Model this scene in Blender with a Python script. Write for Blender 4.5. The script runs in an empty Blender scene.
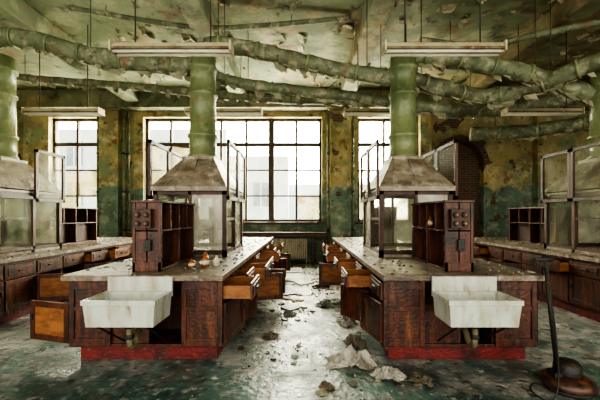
import bpy, bmesh, math, random
from mathutils import Vector, Matrix, noise
random.seed(7)
R=random.random
def U(a,b): return a+(b-a)*random.random()
S=bpy.context.scene
COL=S.collection
F=333.0; CX=303.0; CY=215.0; H=1.5
def W(px,py,d): return Vector(((px-CX)*d/F, d, H-(py-CY)*d/F))

# ---------------------------------------------------------------- materials
def stack(nt,pos,base,layers):
    N=nt.nodes; L=nt.links
    col=None
    for i,(c,sc,lo,hi,st) in enumerate(layers):
        mp=N.new('ShaderNodeMapping'); L.new(pos,mp.inputs[0])
        mp.inputs['Location'].default_value=(i*7.3+1.1,i*3.7,i*5.1); mp.inputs['Scale'].default_value=st
        no=N.new('ShaderNodeTexNoise'); no.inputs['Scale'].default_value=sc
        no.inputs['Detail'].default_value=7; no.inputs['Roughness'].default_value=.62
        L.new(mp.outputs[0],no.inputs['Vector'])
        mr=N.new('ShaderNodeMapRange'); mr.inputs[1].default_value=lo; mr.inputs[2].default_value=hi
        L.new(no.outputs['Fac'],mr.inputs[0])
        mx=N.new('ShaderNodeMix'); mx.data_type='RGBA'
        L.new(mr.outputs[0],mx.inputs[0])
        if col is None: mx.inputs[6].default_value=(*base,1)
        else: L.new(col,mx.inputs[6])
        mx.inputs[7].default_value=(*c,1)
        col=mx.outputs[2]
    return col
def mixc(nt,f,a,b):
    mx=nt.nodes.new('ShaderNodeMix'); mx.data_type='RGBA'
    for k,v in ((0,f),(6,a),(7,b)):
        if isinstance(v,(tuple,float,int)): mx.inputs[k].default_value=v if not isinstance(v,tuple) else (*v,1)
        else: nt.links.new(v,mx.inputs[k])
    return mx.outputs[2]
def math_(nt,op,a,b=0.0,clamp=False):
    m=nt.nodes.new('ShaderNodeMath'); m.operation=op; m.use_clamp=clamp
    for k,v in ((0,a),(1,b)):
        if isinstance(v,(float,int)): m.inputs[k].default_value=v
        else: nt.links.new(v,m.inputs[k])
    return m.outputs[0]
def rng(nt,v,a,b,c=0.,d=1.):
    m=nt.nodes.new('ShaderNodeMapRange')
    for k,x in zip((1,2,3,4),(a,b,c,d)): m.inputs[k].default_value=x
    nt.links.new(v,m.inputs[0]); return m.outputs[0]
def nz(nt,pos,sc,detail=6,st=(1,1,1)):
    mp=nt.nodes.new('ShaderNodeMapping'); nt.links.new(pos,mp.inputs[0]); mp.inputs['Scale'].default_value=st
    no=nt.nodes.new('ShaderNodeTexNoise'); no.inputs['Scale'].default_value=sc; no.inputs['Detail'].default_value=detail
    nt.links.new(mp.outputs[0],no.inputs['Vector']); return no.outputs['Fac']
def begin(name):
    m=bpy.data.materials.new(name); m.use_nodes=True
    nt=m.node_tree; g=nt.nodes.new('ShaderNodeNewGeometry')
    return m,nt,g.outputs['Position'],nt.nodes['Principled BSDF']
def finish(nt,pos,b,col,rough,bump,bscale,metal=0,hsrc=None):
    nt.links.new(col,b.inputs['Base Color']); b.inputs['Metallic'].default_value=metal
    if isinstance(rough,float): b.inputs['Roughness'].default_value=rough
    else: nt.links.new(rough,b.inputs['Roughness'])
    bp=nt.nodes.new('ShaderNodeBump'); bp.inputs['Strength'].default_value=bump; bp.inputs['Distance'].default_value=.03
    h=hsrc if hsrc is not None else nz(nt,pos,bscale,8)
    nt.links.new(h,bp.inputs['Height']); nt.links.new(bp.outputs[0],b.inputs['Normal'])
def layered(name,base,layers,rough=.7,bump=.4,bscale=18,metal=0):
    m,nt,pos,b=begin(name)
    finish(nt,pos,b,stack(nt,pos,base,layers),rough,bump,bscale,metal); return m
I=(1,1,1)
wood=layered('worn_mahogany',(.10,.029,.014),[((.028,.011,.007),5,.42,.62,(4,4,.5)),((.25,.09,.035),3,.57,.77,(3,3,.35)),((.26,.16,.09),9,.68,.78,I),((.014,.008,.006),2.2,.52,.70,I)],.42,.25,30)
woodl=layered('bare_pine',(.30,.12,.038),[((.16,.055,.018),6,.4,.65,(1,1,3)),((.42,.23,.09),5,.57,.8,I)],.65,.2,30)
woodd=layered('dark_frame_wood',(.075,.030,.017),[((.03,.013,.009),6,.4,.6,(1,1,.4)),((.15,.08,.045),9,.63,.75,I)],.5,.3,30)
top=layered('dusty_countertop',(.20,.155,.11),[((.09,.062,.045),3,.42,.6,I),((.36,.31,.24),7,.52,.66,I),((.05,.03,.02),16,.58,.7,I),((.48,.44,.36),30,.63,.69,I)],.38,.5,40)
redp=layered('red_plinth_tile',(.16,.017,.015),[((.05,.010,.010),4,.45,.65,I),((.18,.13,.11),12,.60,.72,I)],.5,.3,30)
porc=layered('stained_porcelain',(.52,.56,.50),[((.36,.34,.24),4,.43,.66,(2,2,.6)),((.25,.13,.055),7,.60,.76,(2,2,.5)),((.10,.08,.06),20,.66,.74,I)],.22,.1,20)
duct=layered('green_duct_paint',(.19,.225,.105),[((.105,.14,.06),2.2,.42,.62,(1,1,.5)),((.34,.35,.20),5,.55,.75,I),((.22,.14,.065),6,.58,.72,I),((.06,.045,.025),9,.62,.72,I)],.36,.4,14)
duct2=layered('green_lagging',(.14,.165,.09),[((.075,.09,.048),3,.42,.64,I),((.34,.33,.22),6,.50,.68,I),((.18,.11,.055),5,.56,.68,I),((.045,.035,.02),9,.58,.69,I)],.6,.9,12)
hoodm=layered('grimy_sheet_metal',(.24,.205,.15),[((.12,.09,.06),4,.44,.62,(1,1,2)),((.40,.36,.28),6,.52,.7,I),((.22,.12,.055),5,.60,.72,I)],.42,.3,25)
iron=layered('black_iron',(.018,.016,.014),[((.08,.035,.015),9,.52,.7,I)],.5,.3,40)
rustp=layered('rusty_painted_pipe',(.16,.15,.08),[((.10,.05,.025),6,.45,.6,I),((.28,.28,.18),9,.58,.7,I)],.6,.4,20)
lampm=layered('lamp_enamel',(.48,.43,.28),[((.28,.21,.11),6,.48,.7,I)],.45,.1,20)
tube=layered('lamp_diffuser',(.76,.73,.58),[((.55,.48,.33),5,.5,.75,I)],.3,.05,20)
radm=layered('radiator_enamel',(.62,.58,.46),[((.25,.15,.07),6,.55,.7,I)],.5,.2,20)
plas=layered('plaster_chip',(.30,.29,.25),[((.15,.17,.14),3,.45,.6,I),((.46,.43,.37),8,.57,.67,I)],.85,.3,30)
peel=layered('peeled_paint',(.20,.21,.125),[((.38,.34,.22),3,.45,.6,I),((.12,.105,.055),2.2,.5,.65,I)],.8,.3,30)
paper=layered('crumpled_paper',(.38,.36,.31),[((.20,.18,.145),6,.42,.62,I),((.54,.52,.46),4,.58,.70,I)],.85,.3,25)
ragm=layered('brown_rag',(.15,.125,.09),[((.06,.047,.035),7,.45,.65,I)],.9,.4,30)
polm=layered('polisher_enamel',(.09,.038,.022),[((.02,.015,.012),8,.45,.62,I),((.20,.07,.03),5,.6,.7,I)],.35,.1,20)
rubber=layered('rubber',(.02,.02,.02),[((.05,.045,.04),9,.5,.7,I)],.6,.1,20)
amber=layered('amber_bottle',(.24,.08,.02),[((.10,.03,.01),9,.5,.7,I)],.15,.05,20)
label=layered('paper_label',(.55,.52,.42),[((.4,.35,.25),9,.5,.7,I)],.8,.05,20)
winf=layered('window_frame_paint',(.075,.055,.032),[((.05,.035,.022),6,.45,.6,I),((.16,.13,.08),9,.6,.7,I)],.6,.3,30)
basin_dark=layered('rusty_drain',(.05,.03,.02),[((.02,.015,.01),9,.5,.7,I)],.6,.1,20)

def glass(name,lo,hi,col,rough=.25):
    m,nt,pos,b=begin(name)
    b.inputs['Base Color'].default_value=(*col,1); b.inputs['Roughness'].default_value=rough
    t=nt.nodes.new('ShaderNodeBsdfTransparent'); t.inputs[0].default_value=(.94,.95,.9,1)
    mx=nt.nodes.new('ShaderNodeMixShader')
    f=rng(nt,nz(nt,pos,3,7),.38,.68,lo,hi)
    nt.links.new(f,mx.inputs[0]); nt.links.new(t.outputs[0],mx.inputs[1]); nt.links.new(b.outputs[0],mx.inputs[2])
    nt.links.new(mx.outputs[0],nt.nodes['Material Output'].inputs[0]); return m
gl=glass('dusty_glass',.03,.16,(.5,.5,.4)); glm=glass('milky_glass',.25,.7,(.62,.60,.50)); glw=glass('window_pane',.0,.06,(.8,.8,.7),.1)
frost=glass('whitewashed_pane',.25,.75,(.72,.66,.42))

def wallmat(name,brick_lo,brick_hi):
    m,nt,pos,b=begin(name)
    sx=nt.nodes.new('ShaderNodeSeparateXYZ'); nt.links.new(pos,sx.inputs[0])
    up=stack(nt,pos,(.37,.30,.13),[((.22,.19,.09),1.1,.42,.58,I),((.50,.44,.25),2.2,.50,.66,I),((.20,.25,.13),1.7,.52,.62,I),((.20,.11,.045),2.6,.57,.66,I),((.05,.035,.02),4.5,.60,.70,I)])
    lo=stack(nt,pos,(.15,.22,.16),[((.09,.14,.10),1.6,.42,.6,I),((.33,.36,.26),3,.50,.66,I),((.23,.15,.075),3.5,.57,.66,I),((.04,.032,.02),6,.60,.70,I)])
    zz=math_(nt,'ADD',sx.outputs[2],math_(nt,'MULTIPLY',nz(nt,pos,2.5,8),.5))
    f=rng(nt,zz,2.62,2.68)
    c=mixc(nt,f,lo,up)
    br=nt.nodes.new('ShaderNodeTexBrick'); cb=nt.nodes.new('ShaderNodeCombineXYZ')
    nt.links.new(math_(nt,'ADD',sx.outputs[0],sx.outputs[1]),cb.inputs[0]); nt.links.new(sx.outputs[2],cb.inputs[1]); nt.links.new(cb.outputs[0],br.inputs[0])
    br.inputs['Scale'].default_value=1; br.inputs['Brick Width'].default_value=.25; br.inputs['Row Height'].default_value=.08; br.inputs['Mortar Size'].default_value=.012
    br.inputs['Color1'].default_value=(.12,.055,.032,1); br.inputs['Color2'].default_value=(.07,.038,.024,1); br.inputs['Mortar'].default_value=(.14,.11,.075,1)
    bm_=math_(nt,'MULTIPLY',rng(nt,sx.outputs[0],3.2,4.2),rng(nt,sx.outputs[0],7.0,5.6),)
    bf=rng(nt,math_(nt,'ADD',nz(nt,pos,1.7,8),math_(nt,'MULTIPLY',bm_,.08)),brick_lo,brick_hi)
    c=mixc(nt,bf,c,br.outputs[0])
    finish(nt,pos,b,c,.8,.7,9); return m
wallm=wallmat('peeling_plaster_wall',.64,.66)
brickm=wallmat('brick',-1,-.5)
def ceilmat():
    m,nt,pos,b=begin('peeling_ceiling_paint')
    sx=nt.nodes.new('ShaderNodeSeparateXYZ'); nt.links.new(pos,sx.inputs[0])
    g=stack(nt,pos,(.135,.155,.083),[((.08,.095,.048),.6,.42,.58,I),((.21,.22,.13),1.3,.48,.62,I),((.28,.24,.14),.9,.56,.65,I),((.13,.085,.04),1.7,.56,.64,I),((.04,.03,.018),2.4,.58,.67,I)])
    y=stack(nt,pos,(.20,.155,.075),[((.11,.08,.035),.8,.42,.58,I),((.28,.24,.13),1.5,.50,.62,I),((.13,.145,.07),1.1,.50,.62,I),((.05,.035,.02),2.4,.57,.66,I)])
    f=math_(nt,'ADD',nz(nt,pos,.7,6),rng(nt,sx.outputs[0],-1,6,-.08,.10))
    c=mixc(nt,rng(nt,f,.48,.56),g,y)
    finish(nt,pos,b,c,.8,.9,4); return m
ceilm=ceilmat()
def floormat():
    m,nt,pos,b=begin('worn_teal_floor')
    sx=nt.nodes.new('ShaderNodeSeparateXYZ'); nt.links.new(pos,sx.inputs[0])
    c=stack(nt,pos,(.07,.14,.12),[((.03,.07,.062),1.4,.40,.6,I),((.165,.235,.20),2.5,.50,.66,I),((.10,.10,.08),3,.52,.65,I),((.26,.275,.24),7,.56,.69,I)])
    dust=stack(nt,pos,(.29,.29,.26),[((.17,.18,.16),3,.42,.6,I),((.44,.43,.39),6,.50,.64,I),((.07,.07,.06),9,.58,.66,I),((.11,.18,.16),1.9,.52,.62,I)])
    f0=math_(nt,'ADD',nz(nt,pos,1.6,9),rng(nt,sx.outputs[1],2.4,4.8,-.11,.14))
    c=mixc(nt,rng(nt,f0,.45,.58),c,dust)
    br=nt.nodes.new('ShaderNodeTexBrick'); nt.links.new(pos,br.inputs[0]); br.offset=0
    br.inputs['Scale'].default_value=1; br.inputs['Brick Width'].default_value=.3; br.inputs['Row Height'].default_value=.3; br.inputs['Mortar Size'].default_value=.006
    sp=rng(nt,nz(nt,pos,12,8),.58,.68)
    c=mixc(nt,sp,c,(.33,.33,.29))
    sp=rng(nt,nz(nt,pos,8,9,(1,1.1,1)),.58,.66)
    c=mixc(nt,sp,c,(.05,.053,.046))
    c=mixc(nt,math_(nt,'MULTIPLY',br.outputs['Fac'],.35),c,(.02,.03,.025))
    finish(nt,pos,b,c,rng(nt,nz(nt,pos,3,5),.35,.7,.22,.65),.5,18); return m
floorm=floormat()
facm=layered('pale_render_facade',(.56,.62,.68),[((.46,.53,.60),.6,.45,.6,I)],.8,.1,3)
facw=layered('facade_window_dark',(.16,.21,.26),[((.25,.3,.35),.8,.45,.6,I)],.3,.1,3)

# ---------------------------------------------------------------- mesh builder
class MB:
    def __init__(s): s.bm=bmesh.new(); s.mats=[]
    def mi(s,m):
        if m not in s.mats: s.mats.append(m)
        return s.mats.index(m)
    def poly(s,vs,faces,m,M=None,smooth=False):
        k=s.mi(m); V=[s.bm.verts.new((M@Vector(v)) if M else Vector(v)) for v in vs]
        for f in faces:
            try: fc=s.bm.faces.new([V[i] for i in f]); fc.material_index=k; fc.smooth=smooth
            except ValueError: pass
    def box(s,x0,x1,y0,y1,z0,z1,m,M=None):
        if x0>x1:x0,x1=x1,x0
        if y0>y1:y0,y1=y1,y0
        if z0>z1:z0,z1=z1,z0
        vs=[(x,y,z) for z in (z0,z1) for y in (y0,y1) for x in (x0,x1)]
        s.poly(vs,[(0,2,3,1),(4,5,7,6),(0,1,5,4),(2,6,7,3),(0,4,6,2),(1,3,7,5)],m,M)
    def frustum(s,a,za,b_,zb,m,thick=None):
        vs=[(a[0],a[2],za),(a[1],a[2],za),(a[1],a[3],za),(a[0],a[3],za),(b_[0],b_[2],zb),(b_[1],b_[2],zb),(b_[1],b_[3],zb),(b_[0],b_[3],zb)]
        s.poly(vs,[(0,1,5,4),(1,2,6,5),(2,3,7,6),(3,0,4,7),(4,5,6,7)],m)
    def tube(s,pts,rad,m,seg=16,lump=0,caps=True):
        pts=[Vector(p) for p in pts]; n=len(pts)
        rr=rad if isinstance(rad,(list,tuple)) else [rad]*n
        k=s.mi(m); rings=[]; up=None
        for i,p in enumerate(pts):
            t=(pts[min(i+1,n-1)]-pts[max(i-1,0)]).normalized()
            if up is None: up=t.orthogonal().normalized()
            up=(up-t*up.dot(t)).normalized(); sd=t.cross(up)
            ring=[]
            for j in range(seg):
                a=2*math.pi*j/seg; d=up*math.cos(a)+sd*math.sin(a); r=rr[i]
                if lump: r*=1+lump*noise.noise((p+d*r)*5)+lump*.5*noise.noise((p+d*r)*14)
                ring.append(s.bm.verts.new(p+d*r))
            rings.append(ring)
        for a,b_ in zip(rings,rings[1:]):
            for j in range(seg):
                f=s.bm.faces.new((a[j],a[(j+1)%seg],b_[(j+1)%seg],b_[j])); f.smooth=True; f.material_index=k
        if caps:
            for r_ in (rings[0][::-1],rings[-1]):
                f=s.bm.faces.new(r_); f.material_index=k
    def lathe(s,c,prof,m,seg=32):
        k=s.mi(m); rings=[]
        for r,z in prof:
            rings.append([s.bm.verts.new((c[0]+r*math.cos(2*math.pi*j/seg),c[1]+r*math.sin(2*math.pi*j/seg),c[2]+z)) for j in range(seg)])
        for a,b_ in zip(rings,rings[1:]):
            for j in range(seg):
                f=s.bm.faces.new((a[j],a[(j+1)%seg],b_[(j+1)%seg],b_[j])); f.smooth=True; f.material_index=k
        for r_ in (rings[0][::-1],rings[-1]):
            f=s.bm.faces.new(r_); f.material_index=k
    def obj(s,name,bevel=0,recalc=True):
        if recalc: bmesh.ops.recalc_face_normals(s.bm,faces=s.bm.faces)
        xs=[v.co for v in s.bm.verts]
        lo=Vector([min(v[i] for v in xs) for i in range(3)]); hi=Vector([max(v[i] for v in xs) for i in range(3)])
        o0=Vector(((lo.x+hi.x)/2,(lo.y+hi.y)/2,lo.z))
        for v in s.bm.verts: v.co-=o0
        me=bpy.data.meshes.new(name); s.bm.to_mesh(me); s.bm.free()
        for m in s.mats: me.materials.append(m)
        o=bpy.data.objects.new(name,me); o.location=o0; COL.objects.link(o)
        if bevel:
            b=o.modifiers.new('bevel','BEVEL'); b.width=bevel; b.segments=2; b.limit_method='ANGLE'; b.angle_limit=math.radians(50)
        return o
def smoothpath(pts,n=8):
    pts=[Vector(p) for p in pts]; out=[]
    P=[pts[0]*2-pts[1]]+pts+[pts[-1]*2-pts[-2]]
    for i in range(1,len(P)-2):
        for k in range(n):
            t=k/n; a,b,c,d=P[i-1:i+3]
            out.append(.5*((2*b)+(c-a)*t+(2*a-5*b+4*c-d)*t*t+(3*b-a-3*c+d)*t**3))
    out.append(pts[-1]); return out

# ---------------------------------------------------------------- room shell
YB=10.6; XL,XR=-8.9,9.3; ZC=5.35; TH=.45; Y0=-2.5
m=MB(); m.box(XL-.3,XR+.3,Y0,YB+TH,-.2,0,floorm); m.obj('floor')
m=MB(); m.box(XL-.3,XR+.3,Y0,YB+TH,ZC,ZC+.25,ceilm); m.obj('ceiling')
m=MB(); m.box(XL-.3,XL,Y0,YB+TH,0,ZC,wallm); m.obj('wall_left')
m=MB(); m.box(XR,XR+.3,Y0,YB+TH,0,ZC,wallm); m.obj('wall_right')
wins=[(-8.1,-6.5,2),(-5.09,.6,7),(1.75,3.5,2)]; WZ0,WZ1=1.28,4.62
AX0,AX1,AZ=4.25,5.75,3.1
AR=(AX1-AX0)/2
m=MB(); x=XL
for a,b_,_ in wins:
    m.box(x,a,YB,YB+TH,0,ZC,wallm); m.box(a,b_,YB,YB+TH,0,WZ0,wallm); m.box(a,b_,YB,YB+TH,WZ1,ZC,wallm); x=b_
m.box(x,AX0,YB,YB+TH,0,ZC,wallm); m.box(AX1,XR,YB,YB+TH,0,ZC,wallm); m.box(AX0,AX1,YB,YB+TH,AZ+AR,ZC,wallm)
cxA=(AX0+AX1)/2; n=16
for i in range(n):
    a0=math.pi*i/n; a1=math.pi*(i+1)/n
    p0=(cxA+AR*math.cos(a0),AZ+AR*math.sin(a0)); p1=(cxA+AR*math.cos(a1),AZ+AR*math.sin(a1))
    m.poly([(p0[0],YB,p0[1]),(p1[0],YB,p1[1]),(p1[0],YB,AZ+AR),(p0[0],YB,AZ+AR)],[(0,1,2,3)],wallm)
    m.poly([(p0[0],YB,p0[1]),(p1[0],YB,p1[1]),(p1[0],YB+.3,p1[1]),(p0[0],YB+.3,p0[1])],[(0,1,2,3)],brickm)
    q0=(cxA+(AR+.18)*math.cos(a0+.01),AZ+(AR+.18)*math.sin(a0+.01)); q1=(cxA+(AR+.18)*math.cos(a1-.01),AZ+(AR+.18)*math.sin(a1-.01))
    vs=[(p0[0],YB-.03,p0[1]),(p1[0],YB-.03,p1[1]),(q1[0],YB-.03,q1[1]),(q0[0],YB-.03,q0[1])]
    m.poly(vs+[(v[0],YB+.01,v[2]) for v in vs],[(0,1,2,3),(0,1,5,4),(1,2,6,5),(2,3,7,6),(3,0,4,7)],brickm)
m.box(AX0,AX1,YB+.3,YB+TH,0,AZ+AR,brickm)
m.obj('wall_back')
for i,(a,b_) in enumerate([(-6.35,-5.75),(.85,1.5),(3.65,4.0),(7.3,7.9)]):
    m=MB(); m.box(a,b_,YB-.25,YB,0,ZC,wallm); m.box(a-.06,b_+.06,YB-.31,YB,4.75,4.95,wallm); m.box(a-.04,b_+.04,YB-.29,YB,0,.2,wallm); m.obj('trim_%d'%(i+1),.015)
def lumpybeam(x0,x1,y0,y1,z0,z1):
    m=MB(); m.box(x0,x1,y0,y1,z0,z1,ceilm); return m.obj('ceiling_beam',.03)
lumpybeam(1.1,1.5,1,YB-.4,4.95,ZC); lumpybeam(-2.1,-1.7,1,YB-.4,4.95,ZC); lumpybeam(-5.4,-5.0,1,YB-.4,4.95,ZC); lumpybeam(4.6,5.0,1,YB-.4,4.95,ZC)
lumpybeam(XL,XR,10.2,10.6,4.8,ZC)
# windows
for wi,(a,b_,nc) in enumerate(wins):
    m=MB(); y=YB+.2
    m.box(a,b_,y,y+.12,WZ0,WZ0+.08,winf); m.box(a,b_,y,y+.12,WZ1-.08,WZ1,winf)
    m.box(a,a+.08,y,y+.12,WZ0,WZ1,winf); m.box(b_-.08,b_,y,y+.12,WZ0,WZ1,winf)
    cw=(b_-a)/nc; rh=(WZ1-WZ0)/4
    for c in range(1,nc):
        th=.09 if (nc==7 and c in (2,5)) else .035
        m.box(a+c*cw-th,a+c*cw+th,y-.02,y+.1,WZ0,WZ1,winf)
    for r in range(1,4):
        th=.06 if r==3 else .025
        m.box(a,b_,y,y+.09,WZ0+r*rh-th,WZ0+r*rh+th,winf)
    for c in range(nc):
        for r in range(4):
            g=glw
            if nc==7 and c<2 and r<3: g=frost
            if nc==2 and r<2 and R()<.6: g=frost
            if nc==7 and r==0 and c in (3,6): g=frost
            m.box(a+c*cw,a+(c+1)*cw,y+.04,y+.045,WZ0+r*rh,WZ0+(r+1)*rh,g)
    m.box(a-.1,b_+.1,YB-.12,YB+.2,WZ0-.06,WZ0-.001,woodd)
    if nc==7:
        M=Matrix.Translation((a+2*cw,y-.02,0))@Matrix.Rotation(math.radians(215),4,'Z')
        for (u0,u1,v0,v1) in [(0,.06,WZ0+.1,3.7),(cw-.08,cw-.02,WZ0+.1,3.7),(0,cw-.02,WZ0+.1,WZ0+.17),(0,cw-.02,3.63,3.7),(0,cw-.02,2.45,2.49)]:
            m.box(u0,u1,-.02,.02,v0,v1,woodd,M)
        m.box(.05,cw-.05,-.003,.003,WZ0+.15,3.65,gl,M)
    m.obj('window_%d'%(wi+1))
for px_,r in ((-5.6,.05),(-5.45,.03),(.78,.03),(1.57,.03),(-6.43,.03)):
    m=MB(); m.tube([(px_,YB-.17,0.0),(px_,YB-.17,4.8)],r,duct2,10)
    for z in (1,2.2,3.4): m.tube([(px_,YB-.17,z),(px_,YB-.17,z+.05)],r*1.5,iron,10)
    m.obj('heating_pipe')

m=MB(); m.box(-5.3,.7,9.95,10.35,.93,.98,woodd); m.box(-5.3,.7,9.99,10.03,.85,.93,wood)
for x in (-5.25,-3.8,-2.5,-1.3,.3,.65): m.box(x-.03,x+.03,10.0,10.34,0,.93,wood)
for (a,b_) in ((-5.25,-3.8),(-3.8,-2.5)): m.box(a+.03,b_-.03,10.02,10.05,.08,.83,wood)
m.obj('window_bench',.006)
m=MB()
for i in range(19):
    x=-.98+i*.06; m.tube(smoothpath([(x,10.15,.16),(x,10.12,.3),(x,10.12,.6),(x,10.15,.76)],3),[.024]*10,radm,8)
    m.tube(smoothpath([(x,10.30,.16),(x,10.33,.3),(x,10.33,.6),(x,10.30,.76)],3),[.024]*10,radm,8)
    m.box(x-.02,x+.02,10.14,10.31,.7,.78,radm); m.box(x-.02,x+.02,10.14,10.31,.14,.2,radm)
for x in (-.98,.1): m.box(x-.015,x+.015,10.1,10.34,0,.15,radm)
m.obj('radiator')

# ---------------------------------------------------------------- lab benches
def bench(cx,front,opens):
    m=MB(); y0,y1=3.40,8.95; hw=.78; nm=10; L=(y1-y0)/nm
    m.box(cx-.71,cx+.71,y0+.06,y1-.08,0,.15,redp)
    m.box(cx-hw,cx+hw,y0,y1,.15,.18,wood)
    m.box(cx-hw-.025,cx+hw+.025,y0-.10,y1+.05,.845,.9,top)
    m.box(cx-hw+.02,cx+hw-.02,y0+.02,y1-.02,.80,.845,wood)
    m.box(cx-.02,cx+.02,y0+.5,y1,.18,.8,woodd)
    for k in range(nm+1):
        if k==0: continue
        yy=y0+k*L; m.box(cx-hw,cx+hw,yy-.018,yy+.018 if k<nm else yy,.18,.8,wood)
    for a,b_ in ((-hw,-.36),(.36,hw)):
        m.box(cx+a,cx+b_,y0,y0+.03,.18,.80,wood)
        m.box(cx+a+.0,cx+a+.05,y0-.015,y0,.16,.83,wood); m.box(cx+b_-.05,cx+b_,y0-.015,y0,.16,.83,wood)
        m.box(cx+a+.05,cx+b_-.05,y0-.015,y0,.16,.24,wood); m.box(cx+a+.05,cx+b_-.05,y0-.015,y0,.74,.83,wood)
        m.box(cx+a+.05,cx+b_-.05,y0-.015,y0,.52,.57,wood)
        xx=cx+(a if a>0 else b_); m.box(xx-.015,xx+.015,y0+.03,y0+.5,.18,.8,woodd)
    m.box(cx-.36,cx+.36,y0+.45,y0+.48,.18,.8,woodd)
    m.box(cx-.36,cx+.02,y0+.02,y0+.04,.18,.58,wood)
    for s in (-1,1):
        xo=cx+s*hw
        m.box(xo-s*.03,xo,y0,y1,.60,.63,wood)
        for k in range(nm):
            a=y0+k*L+.02; b_=a+L-.04
            pull,ang=opens.get((s,k),(0,0))
            if pull is not None:
                X=xo+s*pull
                fm=woodl if pull>=.25 and k>3 else wood
                m.box(X,X+s*.022,a-.005,b_+.005,.625,.80,fm)
                m.box(X+s*.022,X+s*.03,a+.04,b_-.04,.66,.765,wood)
                m.box(X+s*.03,X+s*.05,(a+b_)/2-.06,(a+b_)/2+.06,.70,.725,iron)
                if pull>0:
                    m.box(X,X-s*.48,a+.01,a+.022,.64,.77,woodl); m.box(X,X-s*.48,b_-.022,b_-.01,.64,.77,woodl)
                    m.box(X,X-s*.48,a+.01,b_-.01,.635,.645,woodl); m.box(X-s*.47,X-s*.48,a+.01,b_-.01,.64,.77,woodl)
            if ang is not None:
                w=b_-a+.01
                M=Matrix.Translation((xo,a-.005,0))@Matrix.Rotation(-s*math.radians(ang),4,'Z')
                t0,t1=(0,s*.022)
                m.box(t0,t1,0,w,.19,.595,woodl if ang>60 else wood,M)
                m.box(t1,t1+s*.01,0,.06,.19,.595,wood,M); m.box(t1,t1+s*.01,w-.06,w,.19,.595,wood,M)
                m.box(t1,t1+s*.01,.06,w-.06,.19,.25,wood,M); m.box(t1,t1+s*.01,.06,w-.06,.535,.595,wood,M)
                m.box(t1+s*.01,t1+s*.03,w-.05,w-.03,.40,.46,iron,M)
                if (k%3)==1 and abs(cx)>3: m.box(t1+s*.001,t1+s*.004,.16,w-.16,.42,.5,label,M)
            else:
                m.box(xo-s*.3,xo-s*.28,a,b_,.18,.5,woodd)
    return m.obj('lab_bench',.004)
bench(-1.6,1,{(1,0):(0.28,12),(1,1):(.14,20),(1,2):(.30,0),(1,3):(.30,70),(1,4):(.0,95),(1,5):(.33,0),(1,6):(.22,60),(1,8):(.3,90),(-1,0):(0,74),(-1,3):(.2,0),(-1,5):(0,80)})
bench(1.6,1,{(-1,0):(.0,14),(-1,1):(.28,35),(-1,3):(.28,0),(-1,5):(.34,80),(-1,6):(0,None),(-1,7):(.26,40),(-1,8):(0.3,0),(1,2):(.1,0),(1,5):(.3,60)})
bench(-4.85,1,{(1,3):(.0,76),(1,4):(.0,None),(1,5):(.12,60),(1,6):(.25,0),(1,7):(0,85),(1,9):(.2,0)})
bench(4.85,1,{(-1,3):(.15,0),(-1,5):(.0,60),(-1,7):(.2,0),(-1,8):(0,80)})

def sink(cx):
    m=MB(); x0,x1=cx-.315,cx+.315; y0,y1=2.88,3.265; z0,z1=.52,.755; t=.035
    def ring(i,z): return [(x0+i,y0+i,z),(x1-i,y0+i,z),(x1-i,y1,z),(x0+i,y1,z)]
    vs=ring(.02,z0)+ring(0,z1)
    m.poly(vs,[(3,2,1,0),(0,1,5,4),(1,2,6,5),(2,3,7,6),(3,0,4,7)],porc)
    iv=[(x0+t,y0+t,z1),(x1-t,y0+t,z1),(x1-t,y1-t,z1),(x0+t,y1-t,z1),(x0+t+.03,y0+t+.03,z0+.04),(x1-t-.03,y0+t+.03,z0+.04),(x1-t-.03,y1-t-.02,z0+.04),(x0+t+.03,y1-t-.02,z0+.04)]
    m.poly(iv,[(0,1,5,4),(1,2,6,5),(2,3,7,6),(3,0,4,7),(4,5,6,7)],porc)
    o=ring(0,z1); m.poly(o+iv[:4],[(0,1,5,4),(1,2,6,5),(2,3,7,6),(3,0,4,7)],porc)
    bmesh.ops.remove_doubles(m.bm,verts=m.bm.verts,dist=.0005)
    m.lathe((cx,3.07,z0+.041),[(.03,0),(.03,.004)],basin_dark,16)
    m.box(x0-.008,x1+.008,y0-.008,y0+.012,z1-.04,z1+.004,porc); m.box(x0-.008,x0+.012,y0,y1,z1-.04,z1+.004,porc); m.box(x1-.012,x1+.008,y0,y1,z1-.04,z1+.004,porc)
    m.box(x0,x1,y1,y1+.03,.70,.895,porc)
    for x in (x0+.1,x1-.1):
        m.tube([(x,y0+.03,z0-.012),(x,3.38,z0-.012)],.012,iron,8)
        m.tube([(x,y0+.08,z0-.02),(x,3.385,.22)],.010,iron,8)
    m.tube(smoothpath([(cx,3.07,z0),(cx,3.07,.36),(cx,3.09,.29),(cx,3.15,.27),(cx,3.2,.31),(cx,3.27,.38),(cx,3.5,.40)],4),.028,rustp,10)
    m.tube([(cx,3.07,z0),(cx,3.07,z0-.06)],.045,iron,12); m.tube([(cx,3.07,.40),(cx,3.07,.36)],.04,iron,12)
    return m.obj('laboratory_sink',.008)
sink(-1.60); sink(1.585)

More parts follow.
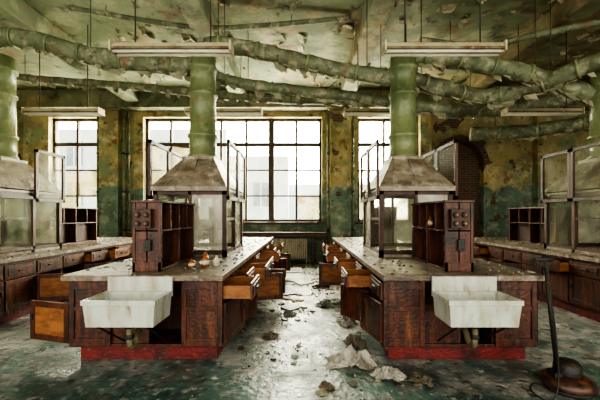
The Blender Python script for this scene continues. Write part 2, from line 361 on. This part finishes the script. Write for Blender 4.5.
def shelf(cx,y0,y1,box=True,h=.73):
    m=MB(); z0=.902; z1=z0+h; w=.15
    m.box(cx-w,cx+w,y0,y0+.03,z0,z1,wood); m.box(cx-w,cx+w,y1-.03,y1,z0,z1,wood)
    m.box(cx-w-.015,cx+w+.015,y0-.015,y1+.015,z1,z1+.025,wood); m.box(cx-w,cx+w,y0,y1,z0,z0+.03,wood)
    m.box(cx-.01,cx+.01,y0,y1,z0,z1,woodd)
    m.box(cx-w,cx+w,y0,y1,z0+.42,z0+.44,wood)
    for k in range(1,4):
        yy=y0+(y1-y0)*k/4; m.box(cx-w,cx+w,yy-.01,yy+.01,z0+.44,z1,wood)
    yy=(y0+y1)/2; m.box(cx-w,cx+w,yy-.01,yy+.01,z0,z0+.42,wood)
    m.box(cx-w,cx-w+.03,y0-.01,y0,z0,z1,wood); m.box(cx+w-.03,cx+w,y0-.01,y0,z0,z1,wood); m.box(cx-w,cx+w,y0-.01,y0,z0,z0+.1,wood)
    if box:
        m.box(cx-.11,cx+.07,y0-.07,y0-.01,z0+.46,z0+.66,woodd)
        for (dx,dz) in ((-.065,.60),(.025,.60),(-.065,.51),(.025,.51)):
            m.tube([(cx+dx,y0-.07,z0+dz),(cx+dx,y0-.095,z0+dz)],.028,iron,14)
            m.tube([(cx+dx,y0-.095,z0+dz),(cx+dx,y0-.105,z0+dz)],.014,woodl,10)
        m.box(cx-.02,cx+.05,y0-.03,y0-.01,z0+.22,z0+.34,iron)
    return m.obj('reagent_shelf',.003)
for c in (-1.65,1.65): shelf(c,3.52,4.58)
for c in (-4.85,4.85,-1.6,1.6): shelf(c,6.2,7.6,False)

def hood(cx,lowered=()):
    m=MB(); y0,y1=4.7,5.98; hw=.52; z0=.902; zt=1.85
    m.box(cx-hw,cx+hw,y0,y1,z0,z0+.04,hoodm)
    p=.03
    for x in (cx-hw,cx+hw-2*p):
        for y in (y0,(y0+y1)/2-p,y1-2*p): m.box(x,x+2*p,y,y+2*p,z0,zt,woodd)
    for y in (y0,y1-.05):
        m.box(cx-hw,cx+hw,y,y+.05,zt-.06,zt,woodd); m.box(cx-hw,cx+hw,y,y+.05,z0+.04,z0+.1,woodd)
        m.box(cx-.02,cx+.02,y,y+.05,z0,zt,woodd)
        m.box(cx-hw+.06,cx-.02,y+.02,y+.026,z0+.1,zt-.06,gl); m.box(cx+.02,cx+hw-.06,y+.02,y+.026,z0+.1,zt-.06,glm)
    for s in (-1,1):
        X=cx+s*(hw-.03)
        m.box(X-.02,X+.02,y0,y1,zt-.06,zt,woodd); m.box(X-.02,X+.02,y0,y1,z0+.04,z0+.09,woodd)
        m.box(X-.003,X+.003,(y0+y1)/2,y1-.06,z0+.09,zt-.06,glm if abs(cx)<3 else gl)
        m.box(X-.003,X+.003,y0+.06,(y0+y1)/2,z0+.55,zt-.06,gl)
        m.box(X-.02,X+.02,y0+.06,(y0+y1)/2,z0+.52,z0+.56,woodd)
        X=cx+s*(hw+.03)
        for q,(u,v) in enumerate(((y0-.04,(y0+y1)/2-.005),((y0+y1)/2+.005,y1+.02))):
            a,b_=1.72,2.56
            if (s,q) in lowered: a,b_=.96,1.8
            m.box(X-.018,X+.018,u,u+.05,a,b_,woodd); m.box(X-.018,X+.018,v-.05,v,a,b_,woodd)
            m.box(X-.018,X+.018,u,v,a,a+.05,woodd); m.box(X-.018,X+.018,u,v,b_-.05,b_,woodd)
            m.box(X-.003,X+.003,u+.05,v-.05,a+.05,b_-.05,gl)
    yc=5.33
    m.box(cx-hw-.01,cx+hw+.01,y0-.05,y0-.03,zt-.01,zt+.05,hoodm); m.box(cx-hw-.01,cx+hw+.01,y1+.03,y1+.05,zt-.01,zt+.05,hoodm)
    A=(cx-hw-.01,cx+hw+.01,y0-.05,y1+.05); B=(cx-.24,cx+.24,yc-.24,yc+.24)
    m.frustum(A,zt+.05,B,2.36,hoodm)
    m.box(cx-hw,cx+hw,y0-.03,y1+.03,zt,zt+.03,hoodm)
    for sx_ in (-.5,0,.5):
        a=Vector((cx+sx_*hw*1.3,y0-.05,zt+.05)); b_=Vector((cx+sx_*.48*.9,yc-.24,2.36)); m.tube([a,b_],.008,hoodm,6)
    m.box(cx-.245,cx+.245,yc-.245,yc+.245,2.35,2.40,hoodm)
    ztop=4.02
    m.lathe((cx,yc,0),[(.235,2.40),(.235,2.44),(.21,2.45),(.21,2.72),(.235,2.73),(.235,2.77),(.205,2.78),(.20,3.38),(.225,3.39),(.225,3.43),(.20,3.44),(.20,3.78),(.23,3.79),(.23,3.84),(.20,3.85),(.20,ztop)],duct,28)
    return m.obj('fume_hood',0)
hood(-4.85,[(1,0)]); hood(-1.6); hood(1.6); hood(4.85)

# ---------------------------------------------------------------- overhead ducting
def ductrun(pts,r,mat=duct2,lump=.2,name='ventilation_duct',flanges=True):
    m=MB(); P=smoothpath([W(*p) for p in pts],16)
    m.tube(P,r,mat,22,lump)
    if flanges:
        for i in range(9,len(P)-6,14):
            t=(P[i+1]-P[i]).normalized(); m.tube([P[i]-t*.02,P[i]+t*.02],r*1.13,duct,20)
        for i in range(3,len(P)-3):
            if R()<.32 and r>.08:
                p=P[i]+Vector((0,U(-.5,.2)*r,-r*.8)); t=(P[i+1]-P[i]).normalized()*U(.04,.13); d=Vector((U(-.03,.03),U(-.08,.02),-U(.04,.15)))
                m.poly([p-t,p+t,p+t*.8+d,p-t*.5+d*.7],[(0,1,2,3)],peel)
    for i in range(8,len(P)-4,46):
        p=P[i]; m.tube([p+Vector((0,0,r*.8)),(p.x,p.y,ZC)],.007,iron,6)
    return m.obj(name)
ductrun([(-22,52,5.33),(-2,38,5.33),(40,42,5.33),(75,52,5.33),(120,60,5.33),(175,66,5.33),(198,68,5.33)],.14)
ductrun([(205,46,5.33),(235,46,5.33),(290,59,5.35),(345,71,5.4),(405,80,5.35)],.125)
ductrun([(207,73,5.8),(245,84,6.0),(310,92,6.1),(365,98,6.1),(405,104,6.0),(450,110,6.0)],.095)
ductrun([(403,56,5.33),(440,58,5.4),(480,64,5.5),(520,72,5.5),(560,84,5.5),(596,95,5.4),(608,80,5.33)],.14)
ductrun([(403,76,5.6),(440,88,5.8),(485,97,6.0),(535,86,5.6),(575,70,5.2),(625,52,4.8)],.14)
ductrun([(440,112,8.0),(500,110,8.0),(560,100,7.6),(640,92,7.2)],.15)
ductrun([(470,134,9.0),(520,132,8.6),(565,126,8.0),(630,118,7.4)],.17)
ductrun([(-10,75,8),(60,81,8),(130,86,8),(215,95,8),(280,100,8),(345,102,8),(430,106,8)],.09)
ductrun([(70,8,6.0),(140,20,6.2),(200,28,6.3),(260,26,6.4),(350,18,6.4)],.05,duct2,.05,'water_pipe')
ductrun([(420,40,6.6),(480,46,6.6),(540,34,6.2),(620,18,5.8)],.06,duct2,.05,'water_pipe')

def lamp(cx,y,L=1.5,z=3.6):
    m=MB(); h=L/2
    m.poly([(cx-h,y-.10,z-.03),(cx+h,y-.10,z-.03),(cx+h,y+.10,z-.03),(cx-h,y+.10,z-.03),(cx-h,y-.05,z+.05),(cx+h,y-.05,z+.05),(cx+h,y+.05,z+.05),(cx-h,y+.05,z+.05)],
      [(0,1,5,4),(1,2,6,5),(2,3,7,6),(3,0,4,7),(4,5,6,7),(3,2,1,0)],lampm)
    m.box(cx-h-.02,cx-h,y-.11,y+.11,z-.07,z+.055,lampm); m.box(cx+h,cx+h+.02,y-.11,y+.11,z-.07,z+.055,lampm)
    m.box(cx-h,cx+h,y-.105,y-.095,z-.05,z-.02,rustp)
    for d in (-.05,.05): m.tube([(cx-h,y+d,z-.055),(cx+h,y+d,z-.055)],.02,tube,12)
    for x in (cx-h*.65,cx+h*.65): m.tube([(x,y,z+.05),(x,y,ZC)],.009,iron,6)
    m.obj('fluorescent_lamp',0)
for c in (-1.64,1.76): lamp(c,4.2,1.46)
for c in (-4.85,-1.6,1.6,4.85): lamp(c,6.75)

m=MB()
def flake(p,sz,down,mt):
    a=U(0,6.28); u=Vector((math.cos(a),math.sin(a),0)); w=Vector((-u.y,u.x,0)); k=U(.3,1)
    vs=[p-w*sz*.5,p+w*sz*.5*U(.6,1),p+u*sz*.5+w*sz*.4-Vector((0,0,down*.4)),p+u*sz*.5-w*sz*.45-Vector((0,0,down*.3)),p+u*sz*.7*k+w*sz*.25-Vector((0,0,down)),p+u*sz*.7*k-w*sz*.2-Vector((0,0,down*.9))]
    m.poly(vs,[(0,1,2,3),(3,2,4,5)],mt)
for i in range(1100):
    x=U(-8,8.5); y=U(5.2,10.1)
    if noise.noise(Vector((x*.7,y*.7,3)))<.04: continue
    flake(Vector((x,y,ZC)),U(.06,.28),U(.02,.12),peel)
m.obj('peeling_paint',0,False)

# ---------------------------------------------------------------- floor debris
def free(x,y):
    for c in (-4.85,-1.6,1.6,4.85):
        if abs(x-c)<.77 and 3.4<y<9.0: return False
    return True
m=MB()
for i in range(8000):
    y=U(2.3,9.9); x=U(-6,6) if R()<.4 else random.gauss(0.05,.42)
    if not free(x,y): continue
    if noise.noise(Vector((x*1.6,y*1.3,8)))<-.02+.12*(y<3.3): continue
    if R()>(.14+.13*max(0,y-2.8)): continue
    s=U(.004,.015)*(1+3.2*(R()<.09)); a=U(0,6.3); n=random.choice((4,5))
    hh=U(.003,.010)
    vs=[(x+s*U(.6,1.2)*math.cos(a+j*6.283/n),y+s*U(.6,1.2)*math.sin(a+j*6.283/n),.0) for j in range(n)]
    vs2=[(v[0]*.9+x*.1,v[1]*.9+y*.1,hh+U(0,s*.4)) for v in vs]
    m.poly(vs+vs2,[tuple(range(n,2*n))]+[(j,(j+1)%n,n+(j+1)%n,n+j) for j in range(n)],random.choice((plas,plas,ragm,peel,woodd)))
m.obj('plaster_debris',0)
m=MB()
for i in range(1500):
    c=random.choice((-4.85,-1.6,1.6,4.85)); x=c+U(-.76,.76); y=U(3.35,8.95)
    if abs(x-c)<.22 and y<7.7: continue
    if 4.6<y<6.05 and abs(x-c)<.57: continue
    s=U(.006,.025); a=U(0,6.3)
    vs=[(x+s*U(.6,1.2)*math.cos(a+j*1.57),y+s*U(.6,1.2)*math.sin(a+j*1.57),.9005) for j in range(4)]
    vs2=[(v[0]*.9+x*.1,v[1]*.9+y*.1,.9+U(.004,.02)) for v in vs]
    m.poly(vs+vs2,[(4,5,6,7)]+[(j,(j+1)%4,4+(j+1)%4,4+j) for j in range(4)],random.choice((plas,paper,woodd)))
m.obj('worktop_rubble',0)
def crumple(name,x,y,sx_,sy_,h,mt,seed,n=26):
    m=MB(); k=m.mi(mt); g=[]
    for j in range(n):
        row=[]
        for i in range(n):
            u=i/(n-1)*2-1; v=j/(n-1)*2-1; p=Vector((u*2.2+seed,v*2.2,seed))
            e=max(0,1-(u*u+v*v)*.75)
            z=.004+h*e*(.35+abs(noise.noise(p*1.1))*1.6+abs(noise.noise(p*3))*.7)
            q=1+.35*noise.noise(Vector((math.atan2(v,u)*1.3,seed,0)))
            row.append(m.bm.verts.new((x+u*sx_*q+.05*noise.noise(p*2+Vector((5,0,0))),y+v*sy_*q+.05*noise.noise(p*2+Vector((0,9,0))),z)))
        g.append(row)
    for j in range(n-1):
        for i in range(n-1):
            f=m.bm.faces.new((g[j][i],g[j][i+1],g[j+1][i+1],g[j+1][i])); f.material_index=k
    return m.obj(name,0)
crumple('crumpled_rag',.50,3.38,.23,.15,.11,paper,3,32)
crumple('crumpled_rag',.78,3.10,.14,.10,.07,paper,8,22)
crumple('crumpled_paper',1.06,2.98,.10,.07,.05,ragm,12,16)
crumple('crumpled_paper',.60,3.85,.12,.14,.09,ragm,17,18)
crumple('crumpled_paper',.60,4.6,.12,.14,.08,paper,25,18)
crumple('crumpled_paper',-.2,5.0,.10,.10,.05,plas,29,16)
crumple('crumpled_paper',-.40,4.1,.09,.08,.04,ragm,35,14)
crumple('crumpled_paper',.2,2.9,.06,.05,.03,ragm,41,14)
crumple('crumpled_paper',.35,5.5,.13,.12,.07,plas,45,16)
crumple('crumpled_paper',.40,6.9,.15,.13,.09,ragm,49,16)
def board(x,y,w,l,ang,tilt,mt,name='broken_board'):
    m=MB(); M=Matrix.Translation((x,y,.0))@Matrix.Rotation(ang,4,'Z')@Matrix.Rotation(tilt,4,'X')
    m.box(-w/2,w/2,0,l,0,.018,mt,M); return m.obj(name,.002)
board(-.35,6.2,.6,.5,.4,.12,woodd); board(-.3,7.5,.6,.4,-.2,.2,woodd); board(.1,7.2,.35,.3,.7,.06,wood); board(-.0,5.8,.10,.5,1.1,.01,woodl); board(-.3,8.6,.6,.4,.1,.15,plas); board(-.1,5.3,.3,.22,.9,.04,woodd)
board(-3.4,4.5,.3,.5,.6,.02,woodd); board(3.2,4.8,.12,.7,-.2,.01,woodl)

def jar(x,y,z,r,h,mt):
    m=MB(); m.lathe((x,y,z),[(r*.9,0),(r,.01),(r,h*.62),(r*.85,h*.72),(r*.42,h*.82),(r*.40,h*.94),(r*.5,h*.95),(r*.5,h)],mt,20)
    m.lathe((x,y,z),[(r*1.01,h*.2),(r*1.01,h*.5)],label,20); m.obj('reagent_bottle')
jar(-1.13,3.85,.901,.045,.15,amber); jar(-1.02,3.92,.901,.035,.12,label); jar(-1.2,4.1,.901,.04,.14,amber); jar(-1.27,3.8,.901,.04,.10,amber); jar(-1.05,4.2,.901,.03,.11,ragm)
jar(4.4,4.4,.901,.04,.15,amber)
jar(-1.55,3.85,1.362,.03,.11,label); jar(1.53,4.0,1.362,.03,.12,amber)

# floor polisher
m=MB(); bx,by=2.27,2.86
m.lathe((bx,by,0),[(.15,.0),(.175,.01),(.175,.04),(.16,.045)],rubber,36)
m.lathe((bx,by,0),[(.19,.045),(.20,.06),(.19,.10),(.15,.125),(.11,.135)],polm,36)
m.lathe((bx,by,0),[(.10,.13),(.105,.15),(.10,.22),(.075,.25),(.02,.26)],iron,28)
hp=Vector((2.02,2.78,1.12)); bp_=Vector((bx-.10,by-.02,.13))
m.tube([bp_,hp],.016,iron,10)
m.box(bx-.15,bx-.05,by-.06,by+.04,.10,.17,iron)
m.tube([hp+Vector((-.09,0,.01)),hp+Vector((.07,0,.01))],.017,rubber,10)
m.tube([hp+Vector((0,0,-.07)),hp+Vector((-.08,0,0))],.008,iron,8); m.tube([hp+Vector((0,0,-.07)),hp+Vector((.06,0,0))],.008,iron,8)
for s in (-1,1): m.tube([(bx+.16,by+s*.08-.012,.035),(bx+.16,by+s*.08+.012,.035)],.033,rubber,14)
m.tube(smoothpath([hp+Vector((0,-.02,-.06)),(2.05,2.75,.8),(2.11,2.77,.45),(2.12,2.76,.14),(2.04,2.7,.012),(1.95,2.68,.008),(1.95,2.85,.008),(2.1,2.95,.008),(2.3,2.62,.008),(2.7,2.7,.008)],8),.006,rubber,6)
m.obj('floor_polisher')

# outside: opposite building
m=MB(); m.box(-30,-6,26,30,-6,8.2,facm); m.box(-6,-1.2,27,30,-6,6.3,facm); m.box(-1.2,6,29,32,-6,4.2,facm)
for i in range(11):
    for k in range(4):
        x=-28+i*2.4; z=-4+k*3.1
        yy=26 if x<-7 else 27
        if yy==27 and z>4 : continue
        m.box(x,x+1.2,yy-.1,yy+.02,z,z+1.9,facw); m.box(x+.55,x+.65,yy-.15,yy-.05,z,z+1.9,facm); m.box(x-.1,x+1.3,yy-.2,yy,z-.15,z,facm)
m.obj('neighbouring_building')

# ---------------------------------------------------------------- light: overcast sky, brighter on the window side
w=bpy.data.worlds.new('sky'); S.world=w; w.use_nodes=True
nt=w.node_tree; bg=nt.nodes['Background']
tc=nt.nodes.new('ShaderNodeTexCoord'); sx=nt.nodes.new('ShaderNodeSeparateXYZ'); nt.links.new(tc.outputs['Generated'],sx.inputs[0])
f=rng(nt,sx.outputs[1],-.2,.5)
nt.links.new(mixc(nt,f,(1,.94,.82),(1,.95,.82)),bg.inputs[0])
nt.links.new(rng(nt,sx.outputs[1],-.2,.5,1.75,26.0),bg.inputs[1])
for (x,y,z,sx_,sz,rx) in [(-7.3,11.1,2.95,1.6,3.34,-90),(-2.245,11.1,2.95,5.69,3.34,-90),(2.625,11.1,2.95,1.75,3.34,-90),(.2,-2.6,2.67,18.2,5.35,90)]:
    l=bpy.data.lights.new('sky_portal','AREA'); l.shape='RECTANGLE'; l.size=sx_; l.size_y=sz; l.cycles.is_portal=True
    o=bpy.data.objects.new('sky_portal',l); COL.objects.link(o); o.location=(x,y,z); o.rotation_euler=(math.radians(rx),0,0)
cam=bpy.data.cameras.new('camera'); co=bpy.data.objects.new('camera',cam); COL.objects.link(co)
co.location=(0,0,H); co.rotation_euler=(math.radians(90),0,0)
cam.sensor_width=36; cam.lens=36*F/600; cam.shift_y=15/600; cam.shift_x=-3/600
S.camera=co
S.view_settings.view_transform='AgX'
try: S.view_settings.look='AgX - High Contrast'
except Exception: pass
S.view_settings.exposure=1.0
